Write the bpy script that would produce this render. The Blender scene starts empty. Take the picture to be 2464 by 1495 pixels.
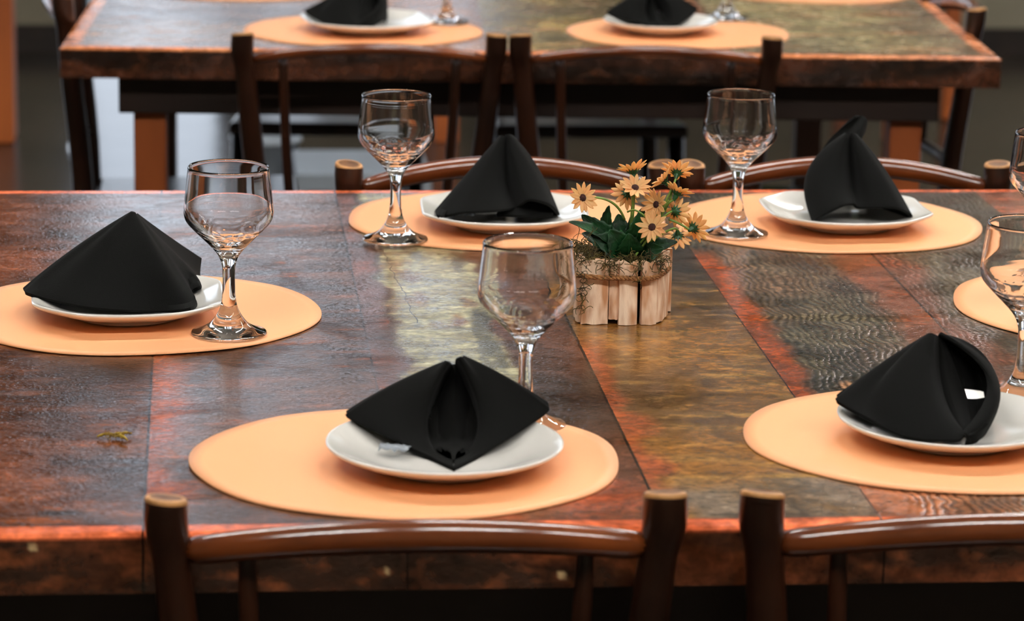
import bpy, bmesh, math, random
from mathutils import Vector, Matrix, noise
rnd = random.Random(7)
S = bpy.context.scene
C = S.collection
W, H, F = 2464, 1495, 7600.0
TZ = 0.76                                   # height of both table tops

# ------------------------------------------------------------------ camera
CAM = Vector((0, 0, 1.46))
p_, y_, r_ = math.radians(13.37), math.radians(5.79), math.radians(1.05)
fw = Vector((math.sin(y_)*math.cos(p_), math.cos(y_)*math.cos(p_), -math.sin(p_)))
rt = Vector((math.cos(y_), -math.sin(y_), 0)); up = rt.cross(fw)
R2 = rt*math.cos(r_)+up*math.sin(r_); U2 = -rt*math.sin(r_)+up*math.cos(r_)
cd = bpy.data.cameras.new('camera'); cam = bpy.data.objects.new('camera', cd); C.objects.link(cam)
cam.matrix_world = Matrix(((R2.x, U2.x, -fw.x, CAM.x), (R2.y, U2.y, -fw.y, CAM.y), (R2.z, U2.z, -fw.z, CAM.z), (0, 0, 0, 1)))
cd.sensor_width = 36; cd.lens = 36*F/W; cd.clip_start = .05; cd.clip_end = 200
cd.dof.use_dof = True; cd.dof.focus_distance = 2.93; cd.dof.aperture_fstop = 8.8
S.camera = cam

# ------------------------------------------------------------------ exposure, sky
S.view_settings.view_transform = 'Standard'; S.view_settings.look = 'None'
S.view_settings.gamma = 1; S.view_settings.use_curve_mapping = False
S.view_settings.exposure = 0.0
wd = bpy.data.worlds.new('sky'); S.world = wd; wd.use_nodes = True
wn = wd.node_tree; bgn = wn.nodes['Background']
tc = wn.nodes.new('ShaderNodeTexCoord'); sx = wn.nodes.new('ShaderNodeSeparateXYZ'); rp = wn.nodes.new('ShaderNodeValToRGB')
wn.links.new(tc.outputs['Generated'], sx.inputs[0]); wn.links.new(sx.outputs['Z'], rp.inputs[0]); wn.links.new(rp.outputs[0], bgn.inputs[0])
rp.color_ramp.elements[0].position = 0; rp.color_ramp.elements[0].color = (.83, .9, 1, 1)
rp.color_ramp.elements[1].position = .7; rp.color_ramp.elements[1].color = (.62, .78, 1, 1)
bgn.inputs[1].default_value = 2.1

def cam_ray(px, py): return fw + R2*((px-W/2)/F) - U2*((py-H/2)/F)
def at(px, py, z=TZ):
    d = cam_ray(px, py); return CAM + d*((z-CAM.z)/d.z)
def V(px, py, Y):
    d = cam_ray(px, py); return CAM + d*(Y/d.y)

# ------------------------------------------------------------------ materials
def lin(c): return tuple(((v/255)/12.92 if v/255 <= .04045 else (((v/255)+.055)/1.055)**2.4) for v in c)+(1,)
def mat(name, col, rough=.5, metal=0, var=0, scale=20, bump=0, bscale=60, stretch=(1, 1, 1), coat=0, col2=None, spec=.5, detail=6, bdist=.002, sheen=0, sss=0):
    m = bpy.data.materials.new(name); m.use_nodes = True; n = m.node_tree; b = n.nodes['Principled BSDF']
    b.inputs['Base Color'].default_value = lin(col); b.inputs['Roughness'].default_value = rough; b.inputs['Metallic'].default_value = metal
    b.inputs['Specular IOR Level'].default_value = spec; b.inputs['Coat Weight'].default_value = coat; b.inputs['Coat Roughness'].default_value = .12
    b.inputs['Sheen Weight'].default_value = sheen
    t = n.nodes.new('ShaderNodeTexCoord'); mp = n.nodes.new('ShaderNodeMapping'); mp.inputs['Scale'].default_value = stretch
    n.links.new(t.outputs['Object'], mp.inputs[0])
    if col2 is not None or var:
        nz = n.nodes.new('ShaderNodeTexNoise'); nz.inputs['Scale'].default_value = scale; nz.inputs['Detail'].default_value = detail
        r = n.nodes.new('ShaderNodeValToRGB'); n.links.new(mp.outputs[0], nz.inputs[0]); n.links.new(nz.outputs[0], r.inputs[0])
        r.color_ramp.elements[0].position = .35; r.color_ramp.elements[1].position = .65
        c2 = col2 if col2 is not None else tuple(max(0, v*(1-var)) for v in col)
        r.color_ramp.elements[0].color = lin(c2); r.color_ramp.elements[1].color = lin(col)
        n.links.new(r.outputs[0], b.inputs['Base Color'])
    if bump:
        n2 = n.nodes.new('ShaderNodeTexNoise'); n2.inputs['Scale'].default_value = bscale; n2.inputs['Detail'].default_value = 5
        bm = n.nodes.new('ShaderNodeBump'); bm.inputs['Strength'].default_value = bump; bm.inputs['Distance'].default_value = bdist
        n.links.new(mp.outputs[0], n2.inputs[0]); n.links.new(n2.outputs[0], bm.inputs['Height']); n.links.new(bm.outputs[0], b.inputs['Normal'])
    return m
M = {}
M['chair'] = mat('varnished_dark_wood', (50, 23, 10), .3, col2=(22, 10, 5), scale=14, stretch=(1, 1, .25), bump=.35, bscale=60, coat=.25)
M['rail'] = mat('varnished_bent_wood', (122, 60, 24), .18, col2=(70, 32, 14), scale=18, stretch=(.3, 1, 1), bump=.2, bscale=70, coat=.5)
M['cut'] = mat('sawn_end_wood', (128, 80, 36), .5, col2=(80, 48, 22), scale=60, bump=.3, bscale=300)
M['cutrim'] = mat('pale_rim_wood', (196, 140, 84), .5, var=.25, scale=80)
M['orange'] = mat('orange_wood', (182, 94, 34), .5, col2=(146, 70, 24), scale=8, stretch=(1, 1, .3), bump=.1)
M['apron'] = mat('dark_frame_wood', (44, 24, 14), .45, col2=(26, 14, 8), scale=10, stretch=(.3, 1, 1))
M['mat'] = mat('peach_vinyl', (250, 176, 122), .5, bump=.05, bscale=400, bdist=.0005)
M['china'] = mat('white_glazed_china', (228, 226, 220), .12, coat=.5, bump=.02, bscale=30)
M['cloth'] = mat('black_cotton', (13, 13, 12), .95, spec=.08, bump=.4, bscale=900, bdist=.0006, sheen=.02)
M['floor'] = mat('dark_polished_floor', (52, 42, 32), .22, col2=(30, 24, 19), scale=2.5, bump=.12, bscale=6, spec=.6, bdist=.01)
M['wall'] = mat('beige_plaster', (150, 142, 122), .85, var=.15, scale=2, bump=.2, bscale=30)
M['white'] = mat('white_painted_plaster', (236, 234, 228), .8, var=.05, scale=3)
M['ceil'] = mat('pale_board_ceiling', (190, 184, 172), .7, var=.12, scale=5, stretch=(1, 6, 1))
M['trim'] = mat('dark_trim_wood', (38, 26, 18), .5, var=.3)
M['ground'] = mat('pale_concrete', (165, 165, 160), .9, var=.15, scale=2)
M['leafdark'] = mat('deep_green_leaf', (14, 66, 26), .5, col2=(6, 34, 14), scale=60, bump=.4, bscale=260, spec=.3)
M['vein'] = mat('pale_leaf_vein', (120, 160, 60), .45)
M['petal'] = mat('peach_yellow_petal', (255, 222, 160), .55, col2=(255, 204, 142), scale=90, bump=.15, bscale=300, bdist=.0004)
M['disc'] = mat('brown_flower_disc', (72, 26, 16), .8, col2=(28, 10, 8), scale=500, bump=.8, bscale=900, bdist=.001)
M['stem'] = mat('light_green_stem', (120, 150, 62), .45, var=.25, scale=80)
M['sepal'] = mat('green_sepal', (30, 88, 44), .45, var=.3, scale=120)
M['slab'] = mat('pale_bark_slab', (252, 224, 196), .75, col2=(202, 146, 104), scale=95, stretch=(1, 1, .3), bump=1.0, bscale=160, bdist=.002, detail=2)
M['rope'] = mat('jute_rope', (172, 120, 72), .9, col2=(120, 78, 44), scale=300, bump=.8, bscale=500, bdist=.001)
M['moss'] = mat('dry_moss', (96, 82, 26), .85, col2=(40, 32, 12), scale=90)
M['mossy'] = mat('yellow_moss', (168, 140, 28), .85, col2=(96, 66, 18), scale=150)
M['hedge'] = mat('hedge_leaves', (112, 116, 50), .6, col2=(44, 56, 18), scale=1.6)
M['plastic'] = mat('white_plastic', (170, 180, 190), .4, var=.1, scale=3)
M['soil'] = mat('dark_soil', (24, 20, 10), .9, var=.4, scale=60)
g = bpy.data.materials.new('clear_glass'); g.use_nodes = True; gb = g.node_tree.nodes['Principled BSDF']
gb.inputs['Transmission Weight'].default_value = 1; gb.inputs['Roughness'].default_value = 0; gb.inputs['IOR'].default_value = 1.5
gb.inputs['Base Color'].default_value = (1, 1, 1, 1); M['glass'] = g
g = bpy.data.materials.new('clear_film'); g.use_nodes = True; gb = g.node_tree.nodes['Principled BSDF']
gb.inputs['Transmission Weight'].default_value = .7; gb.inputs['Roughness'].default_value = .15; gb.inputs['Base Color'].default_value = (.75, .82, .9, 1); M['film'] = g
g = bpy.data.materials.new('lit_tube'); g.use_nodes = True; gb = g.node_tree.nodes['Principled BSDF']
gb.inputs['Emission Color'].default_value = (1, .96, .9, 1); gb.inputs['Emission Strength'].default_value = 116; M['tube'] = g

def translucent(m, amt):                       # thin petals let light through
    n = m.node_tree; b = n.nodes['Principled BSDF']; o = n.nodes['Material Output']; t = n.nodes.new('ShaderNodeBsdfTranslucent'); x = n.nodes.new('ShaderNodeMixShader'); x.inputs[0].default_value = amt
    n.links.new(b.inputs['Base Color'].links[0].from_socket, t.inputs[0]); n.links.new(b.outputs[0], x.inputs[1]); n.links.new(t.outputs[0], x.inputs[2]); n.links.new(x.outputs[0], o.inputs[0])
translucent(M['petal'], .45)
# reclaimed table wood: the paint and grain sit in a colour attribute, shader adds fine grain and the uneven varnish
def table_mat(name, rough=.2, b1=.5, waves=True, sp0=.04, sp1=.7, seams=(), crack=None):
    m = bpy.data.materials.new(name); m.use_nodes = True; n = m.node_tree; L = n.links; b = n.nodes['Principled BSDF']
    a = n.nodes.new('ShaderNodeVertexColor'); a.layer_name = 'wood'
    t = n.nodes.new('ShaderNodeTexCoord')
    def nz(scale, st=(1, 1, 1), det=6, dist=0):
        mp = n.nodes.new('ShaderNodeMapping'); mp.inputs['Scale'].default_value = st; L.new(t.outputs['Object'], mp.inputs[0])
        q = n.nodes.new('ShaderNodeTexNoise'); q.inputs['Scale'].default_value = scale; q.inputs['Detail'].default_value = det; q.inputs['Distortion'].default_value = dist
        L.new(mp.outputs[0], q.inputs[0]); return q.outputs[0]
    f1 = nz(150, (.8, 1, 1), 9, .5); f2 = nz(26, (1, 1, 1), 6, 1.2)
    mx = n.nodes.new('ShaderNodeMath'); mx.operation = 'MULTIPLY_ADD'; L.new(f1, mx.inputs[0]); mx.inputs[1].default_value = 1.9; mx.inputs[2].default_value = .05
    my = n.nodes.new('ShaderNodeMath'); my.operation = 'MULTIPLY_ADD'; L.new(f2, my.inputs[0]); my.inputs[1].default_value = 2.4; my.inputs[2].default_value = -.2
    mm = n.nodes.new('ShaderNodeMath'); mm.operation = 'MULTIPLY'; L.new(mx.outputs[0], mm.inputs[0]); L.new(my.outputs[0], mm.inputs[1])
    mul = n.nodes.new('ShaderNodeMix'); mul.data_type = 'RGBA'; mul.blend_type = 'MULTIPLY'; mul.inputs[0].default_value = 1
    L.new(a.outputs[0], mul.inputs[6]); cc = n.nodes.new('ShaderNodeCombineColor')
    for i in range(3): L.new(mm.outputs[0], cc.inputs[i])
    L.new(cc.outputs[0], mul.inputs[7])
    w2 = n.nodes.new('ShaderNodeTexWave'); w2.inputs['Scale'].default_value = 42; w2.inputs['Distortion'].default_value = 14; w2.inputs['Detail'].default_value = 3; w2.inputs['Detail Scale'].default_value = .5; L.new(t.outputs['Object'], w2.inputs[0])
    wr = n.nodes.new('ShaderNodeMapRange'); wr.inputs['To Min'].default_value = .45; wr.inputs['To Max'].default_value = 1.6; L.new(w2.outputs[1], wr.inputs[0])
    wc = n.nodes.new('ShaderNodeCombineColor')
    for i in range(3): L.new(wr.outputs[0], wc.inputs[i])
    ml2 = n.nodes.new('ShaderNodeMix'); ml2.data_type = 'RGBA'; ml2.blend_type = 'MULTIPLY'; L.new(a.outputs['Alpha'], ml2.inputs[0]); L.new(mul.outputs[2], ml2.inputs[6]); L.new(wc.outputs[0], ml2.inputs[7])
    xyz = n.nodes.new('ShaderNodeSeparateXYZ'); L.new(t.outputs['Object'], xyz.inputs[0]); acc = None
    def mth(op, p, q, k=0):
        o_ = n.nodes.new('ShaderNodeMath'); o_.operation = op
        for i, u in enumerate((p, q, k)):
            if isinstance(u, (int, float)): o_.inputs[i].default_value = u
            else: L.new(u, o_.inputs[i])
        return o_.outputs[0]
    wob = mth('MULTIPLY_ADD', nz(60), .0014, xyz.outputs[0]); wob = mth('SUBTRACT', wob, .0007)
    for s_, w_ in seams:
        e_ = mth('COMPARE', wob, s_, w_); acc = e_ if acc is None else mth('MAXIMUM', acc, e_)
    if crack:
        x0_, y0_, x1_, y1_ = crack; k_ = (x1_-x0_)/(y1_-y0_)
        q_ = mth('MULTIPLY_ADD', xyz.outputs[1], -k_, xyz.outputs[0]); q_ = mth('MULTIPLY_ADD', nz(30), .012, q_); e_ = mth('COMPARE', q_, x0_-k_*y0_+.006, .0006)
        e_ = mth('MULTIPLY', e_, mth('GREATER_THAN', xyz.outputs[1], y1_)); e_ = mth('MULTIPLY', e_, mth('LESS_THAN', xyz.outputs[1], y0_)); e_ = mth('MULTIPLY', e_, .75)
        acc = e_ if acc is None else mth('MAXIMUM', acc, e_)
    ml3 = n.nodes.new('ShaderNodeMix'); ml3.data_type = 'RGBA'; ml3.inputs[7].default_value = lin((14, 8, 6)); L.new(ml2.outputs[2], ml3.inputs[6])
    if acc is not None: L.new(acc, ml3.inputs[0])
    else: ml3.inputs[0].default_value = 0
    L.new(ml3.outputs[2], b.inputs['Base Color'])
    # varnish relief
    w = n.nodes.new('ShaderNodeTexWave'); w.inputs['Scale'].default_value = 42; w.inputs['Distortion'].default_value = 14; w.inputs['Detail'].default_value = 3; w.inputs['Detail Scale'].default_value = .5
    L.new(t.outputs['Object'], w.inputs[0])
    h1 = nz(260, (.7, 1, 1), 6, 1.2); h2 = nz(9, (1, 1, 1), 3)
    s1 = n.nodes.new('ShaderNodeMath'); s1.operation = 'MULTIPLY_ADD'; L.new(h1, s1.inputs[0]); s1.inputs[1].default_value = 1.0; L.new(a.outputs['Alpha'], s1.inputs[2])
    wm = n.nodes.new('ShaderNodeMath'); wm.operation = 'MULTIPLY'; L.new(w.outputs[1], wm.inputs[0]); L.new(a.outputs['Alpha'], wm.inputs[1])
    wa = n.nodes.new('ShaderNodeMath'); wa.operation = 'MULTIPLY_ADD'; L.new(wm.outputs[0], wa.inputs[0]); wa.inputs[1].default_value = .7 if waves else 0; L.new(h1, wa.inputs[2])
    bp = n.nodes.new('ShaderNodeBump'); bp.inputs['Strength'].default_value = b1; bp.inputs['Distance'].default_value = .0012; L.new(wa.outputs[0], bp.inputs['Height'])
    bp2 = n.nodes.new('ShaderNodeBump'); bp2.inputs['Strength'].default_value = .16; bp2.inputs['Distance'].default_value = .006; L.new(h2, bp2.inputs['Height']); L.new(bp.outputs[0], bp2.inputs['Normal'])
    L.new(bp2.outputs[0], b.inputs['Normal'])
    rr = n.nodes.new('ShaderNodeMapRange'); rr.inputs['To Min'].default_value = rough-.05; rr.inputs['To Max'].default_value = rough+.12; L.new(f2, rr.inputs[0]); rr.inputs['From Min'].default_value = .3; rr.inputs['From Max'].default_value = .7
    L.new(rr.outputs[0], b.inputs['Roughness'])
    f3 = nz(7, (.9, 1.3, 1), 8, 1.0); sp = n.nodes.new('ShaderNodeMapRange'); sp.inputs['From Min'].default_value = .38; sp.inputs['From Max'].default_value = .53; sp.inputs['To Min'].default_value = sp0; sp.inputs['To Max'].default_value = sp1
    L.new(f3, sp.inputs[0]); L.new(sp.outputs[0], b.inputs['Specular IOR Level'])
    return m
M['table'] = table_mat('reclaimed_varnished_planks', .12, .3, sp0=.08, sp1=1.0, seams=[(x-.53, w) for x, w in ((-.043, .0009), (.152, .0007), (.346, .0013), (.511, .0007), (.699, .0012), (.889, .0007), (1.1, .0008), (1.3, .0008), (-.26, .0008), (-.46, .0008))], crack=(.188-.53, 3.21-2.89, .203-.53, 2.88-2.89))
M['table2'] = table_mat('reclaimed_varnished_planks_far', .2, .4, sp0=.55, sp1=1.0)

# ------------------------------------------------------------------ object helpers
def empty(name, loc, rz=0):
    o = bpy.data.objects.new(name, None); C.objects.link(o); o.location = loc; o.rotation_euler = (0, 0, rz); o.empty_display_size = .05; return o
def tag(o, label=None, cat=None, group=None, kind=None):
    if label: o['label'] = label
    if cat: o['category'] = cat
    if group: o['group'] = group
    if kind: o['kind'] = kind
    return o
class MB:
    def __init__(s): s.v = []; s.f = []; s.mi = []
    def add(s, vs, fs, mi=0):
        k = len(s.v); s.v += [Vector(p) for p in vs]; s.f += [tuple(i+k for i in q) for q in fs]; s.mi += [mi]*len(fs); return s
    def box(s, x0, x1, y0, y1, z0, z1, mi=0):
        return s.add([(x, y, z) for z in (z0, z1) for x, y in ((x0, y0), (x1, y0), (x1, y1), (x0, y1))],
                     [(3, 2, 1, 0), (4, 5, 6, 7), (0, 1, 5, 4), (1, 2, 6, 5), (2, 3, 7, 6), (3, 0, 4, 7)], mi)
    def tube(s, pts, rad, n=12, cap=True, mi=0, sq=1.0):
        pts = [Vector(p) for p in pts]; m = len(pts)
        if not hasattr(rad, '__len__'): rad = [rad]*m
        vs = []; ref = None
        for i, p in enumerate(pts):
            d = (pts[min(i+1, m-1)]-pts[max(i-1, 0)]).normalized()
            if ref is None: ref = Vector((0, 0, 1)) if abs(d.z) < .9 else Vector((1, 0, 0))
            a = (ref - d*ref.dot(d)).normalized(); b = d.cross(a); ref = a
            for k in range(n):
                t = 2*math.pi*k/n; vs.append(p+(a*math.cos(t)*sq+b*math.sin(t))*rad[i])
        fs = [(i*n+k, i*n+(k+1) % n, (i+1)*n+(k+1) % n, (i+1)*n+k) for i in range(m-1) for k in range(n)]
        if cap: fs += [tuple(range(n))[::-1], tuple((m-1)*n+k for k in range(n))]
        return s.add(vs, fs, mi)
    def lathe(s, prof, n=48, mod=None, c=(0, 0, 0), closed=False):
        vs = []
        for r, z in prof:
            for k in range(n):
                t = 2*math.pi*k/n; q = r*(1+(mod(t, z) if mod else 0)); vs.append((c[0]+q*math.cos(t), c[1]+q*math.sin(t), c[2]+z))
        m = len(prof); fs = [(i*n+k, i*n+(k+1) % n, (i+1)*n+(k+1) % n, (i+1)*n+k) for i in range(m-1) for k in range(n)]
        if closed: fs += [((m-1)*n+k, (m-1)*n+(k+1) % n, (k+1) % n, k) for k in range(n)]
        return s.add(vs, fs)
    def build(s, name, m, parent=None, org=(0, 0, 0), smooth=True, bevel=0, sub=0, solid=0, weld=True, auto=None):
        o_ = Vector(org); me = bpy.data.meshes.new(name); me.from_pydata([tuple(p-o_) for p in s.v], [], s.f)
        for q in (m if isinstance(m, (list, tuple)) else [m]): me.materials.append(q)
        me.polygons.foreach_set('material_index', s.mi)
        bm = bmesh.new(); bm.from_mesh(me)
        if weld: bmesh.ops.remove_doubles(bm, verts=bm.verts, dist=1e-6)
        bmesh.ops.recalc_face_normals(bm, faces=bm.faces); bm.to_mesh(me); bm.free()
        if smooth: me.polygons.foreach_set('use_smooth', [True]*len(me.polygons))
        if auto: me.set_sharp_from_angle(angle=math.radians(auto))
        ob = bpy.data.objects.new(name, me); C.objects.link(ob)
        if parent: ob.parent = parent
        else: ob.location = o_
        if solid: q = ob.modifiers.new('solid', 'SOLIDIFY'); q.thickness = solid; q.offset = 0
        if bevel: q = ob.modifiers.new('bevel', 'BEVEL'); q.width = bevel; q.segments = 3; q.limit_method = 'ANGLE'
        if sub: q = ob.modifiers.new('sub', 'SUBSURF'); q.levels = sub; q.render_levels = sub
        return ob
def copy_tree(o, parent=None):
    c = o.copy(); C.objects.link(c)
    if parent: c.parent = parent
    for ch in list(o.children): copy_tree(ch, c)
    return c
def smooth01(t): t = max(0, min(1, t)); return t*t*(3-2*t)

# ------------------------------------------------------------------ the room
def struct(name, mb, m, **k): o = mb.build(name, m, smooth=False, **k); o['kind'] = 'structure'; return o
struct('floor', MB().box(-4.5, 6.5, -3, 9.6, -.06, 0), M['floor'])
WY = 9.5
def X9(px): return V(px, 100, WY).x
opens = [(-4.2, -1.0, .3, 3.1), (X9(175), X9(560), 0, 3.1), (X9(585), X9(800), 1.0, 3.1), (X9(900), X9(1190), 1.0, 3.1), (X9(1400), X9(2330), .95, 3.1), (3.2, 6.2, .3, 3.1)]  # first and last openings are unseen, added to brighten the goblet edges
wb = MB(); xs = -4.5
for a, b, z0, z1 in opens:
    wb.box(xs, a, WY, WY+.12, 0, 3.6); wb.box(a, b, WY, WY+.12, z1, 3.6); xs = b
    if z0 > 0: wb.box(a, b, WY, WY+.12, 0, z0)
wb.box(xs, 6.5, WY, WY+.12, 0, 3.6)
struct('wall_back', wb, M['wall'])
for i, (a, b, z0, z1) in enumerate(opens):
    f = MB(); f.box(a, a+.05, WY-.02, WY-.002, z0, z1); f.box(b-.05, b, WY-.02, WY-.002, z0, z1); f.box(a, b, WY-.02, WY-.002, z1-.05, z1)
    struct('trim_%d' % (i+1), f, M['trim'])
bb = MB(); xs = -4.5
for a, b, z0, z1 in opens:
    if z0 > 0: continue
    bb.box(xs, a, WY-.03, WY-.001, 0, .08); xs = b
bb.box(xs, 6.5, WY-.03, WY-.001, 0, .08)
struct('baseboard_back', bb, M['trim'])
struct('wall_front', MB().box(-4.5, 6.5, -3.1, -3, 0, 3.6), M['wall'])  # unseen wall, put in to block light from behind the camera
struct('wall_left', MB().box(-4.6, -4.5, -3.1, 9.62, 0, 3.6), M['wall'])  # unseen side walls, put in to cut the fill light
struct('wall_right', MB().box(6.5, 6.6, -3.1, 9.62, 0, 3.6), M['wall'])  # same on the right, added to keep the sky out
struct('ceiling', MB().box(-4.5, 6.5, -3, 9.6, 3.6, 3.7), M['ceil'])
struct('ground', MB().box(-30, 40, -30, 60, -.2, -.065), M['ground'])
# ceiling lights
def ceiling_light():
    r = empty('ceiling_light', (0, 0, 3.0))
    MB().box(-.62, .62, -.09, .09, .06, .12).build('housing', M['plastic'], r, smooth=False)
    for s in (-.045, .045):
        MB().tube([(-.6, s, .03), (.6, s, .03)], .016, 10).build('tube', M['tube'], r)
    MB().tube([(0, 0, .12), (0, 0, .6)], .008, 8).build('hanger', M['trim'], r)
    return r
cl = ceiling_light(); first = True
LP = [(-.75, 4.0), (.95, 4.0), (2.6, 4.0), (-.75, .8), (.95, .8), (2.6, .8), (2.7, 7.7)]  # last lamp is an unseen extra, added to brighten back wall and floor
nm = ['left above the gap between the tables', 'middle above the gap between the tables', 'right above the gap between the tables', 'left in front of the near table', 'middle in front of the near table', 'right in front of the near table', 'unseen near the back wall, added to brighten it']
for (x, y), w in zip(LP, nm):
    o = cl if first else copy_tree(cl); first = False
    o.location = (x, y, 3.0); tag(o, 'twin tube ceiling light, hanging %s' % w, 'ceiling light', 'hanging tube lights')

# outside: a hedge beyond the right opening
hb = MB(); rr = random.Random(3)
for i in range(6800):
    x = rr.uniform(1.25, 5.2); z = rr.uniform(-.0, 4.2); y = 12.2 + .5*noise.noise((x*1.3, z*1.3, 0)) + rr.uniform(-.15, .15)
    if z > 3.8+.5*noise.noise((x, 5, 0)): continue
    s_ = rr.uniform(.05, .11); a = Vector((rr.gauss(0, 1), rr.gauss(0, 1), rr.gauss(0, 1))).normalized(); b = a.orthogonal().normalized()
    p = Vector((x, y, z)); hb.add([p-a*s_, p+b*s_*.5, p+a*s_, p-b*s_*.5], [(0, 1, 2, 3)])
hb.box(1.3, 5.1, 12.5, 13.2, 0, 3.7)
tag(hb.build('hedge', M['hedge'], smooth=False, weld=False, org=(3.2, 12.8, 0)), 'green garden hedge outside beyond the right opening', 'hedge', kind='stuff')

# wooden posts standing on the floor behind the far table
def post(x0, x1, y, label, h=3.6):
    b = MB(); w = x1-x0; b.box(x0, x1, y, y+w, 0.001, h)
    tag(b.build('wooden_post', M['orange'], org=((x0+x1)/2, y+w/2, 0), smooth=False, bevel=.006), label, 'post')
post(at(40, 330, 0).x-.15, at(40, 330, 0).x, 7.95, 'square orange-brown wooden post cut off by the left edge of the photo')
post(at(2278, 300, 0).x, at(2278, 300, 0).x+.04, 8.3, 'square orange-brown wooden post behind the right end of the far table')

# a third table far behind, of which one leg shows under the far table
bt = empty('dining_table', (1.35, 8.3, 0))
def lb(x0, x1, y0, y1, z0, z1): return MB().box(x0-bt.location.x, x1-bt.location.x, y0-bt.location.y, y1-bt.location.y, z0, z1)
lb(.52, 1.9, 7.9, 8.75, .715, .76).build('tabletop', M['apron'], bt, smooth=False, bevel=.003)
for (x, y) in ((.6, 7.97), (1.78, 7.97), (.6, 8.62), (1.78, 8.62)):
    lb(x, x+.062, y, y+.062, .001, .715).build('leg', M['orange'], bt, smooth=False, bevel=.003)
tag(bt, 'third wooden table far behind, only its orange leg showing beneath the far table', 'table')

# pale low crate and white bucket on the floor far behind
cr = MB(); a = at(690, 402, 0); b = at(985, 402, 0)
cr.box(a.x, b.x, 6.9, 7.2, .001, .035); cr.box(a.x, b.x, 6.9, 7.2, .085, .125)
for x in (a.x, (a.x+b.x)/2-.01, b.x-.02): cr.box(x, x+.02, 6.9, 7.2, .03, .09)
tag(cr.build('storage_crate', M['plastic'], org=((a.x+b.x)/2, 7.05, 0), smooth=False, bevel=.003), 'low pale slatted crate on the floor behind the far table', 'crate')
bk = MB(); c = at(640, 470, 0)
bk.lathe([(0.001, .001), (.055, .001), (.06, .01), (.078, .13), (.084, .132), (.084, .14), (.074, .14), (.058, .012), (.001, .012)], 32, c=(c.x, c.y, 0))
tag(bk.build('bucket', M['plastic'], org=(c.x, c.y, 0)), 'small pale grey plastic bucket on the floor, left behind the goblets', 'bucket')

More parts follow.
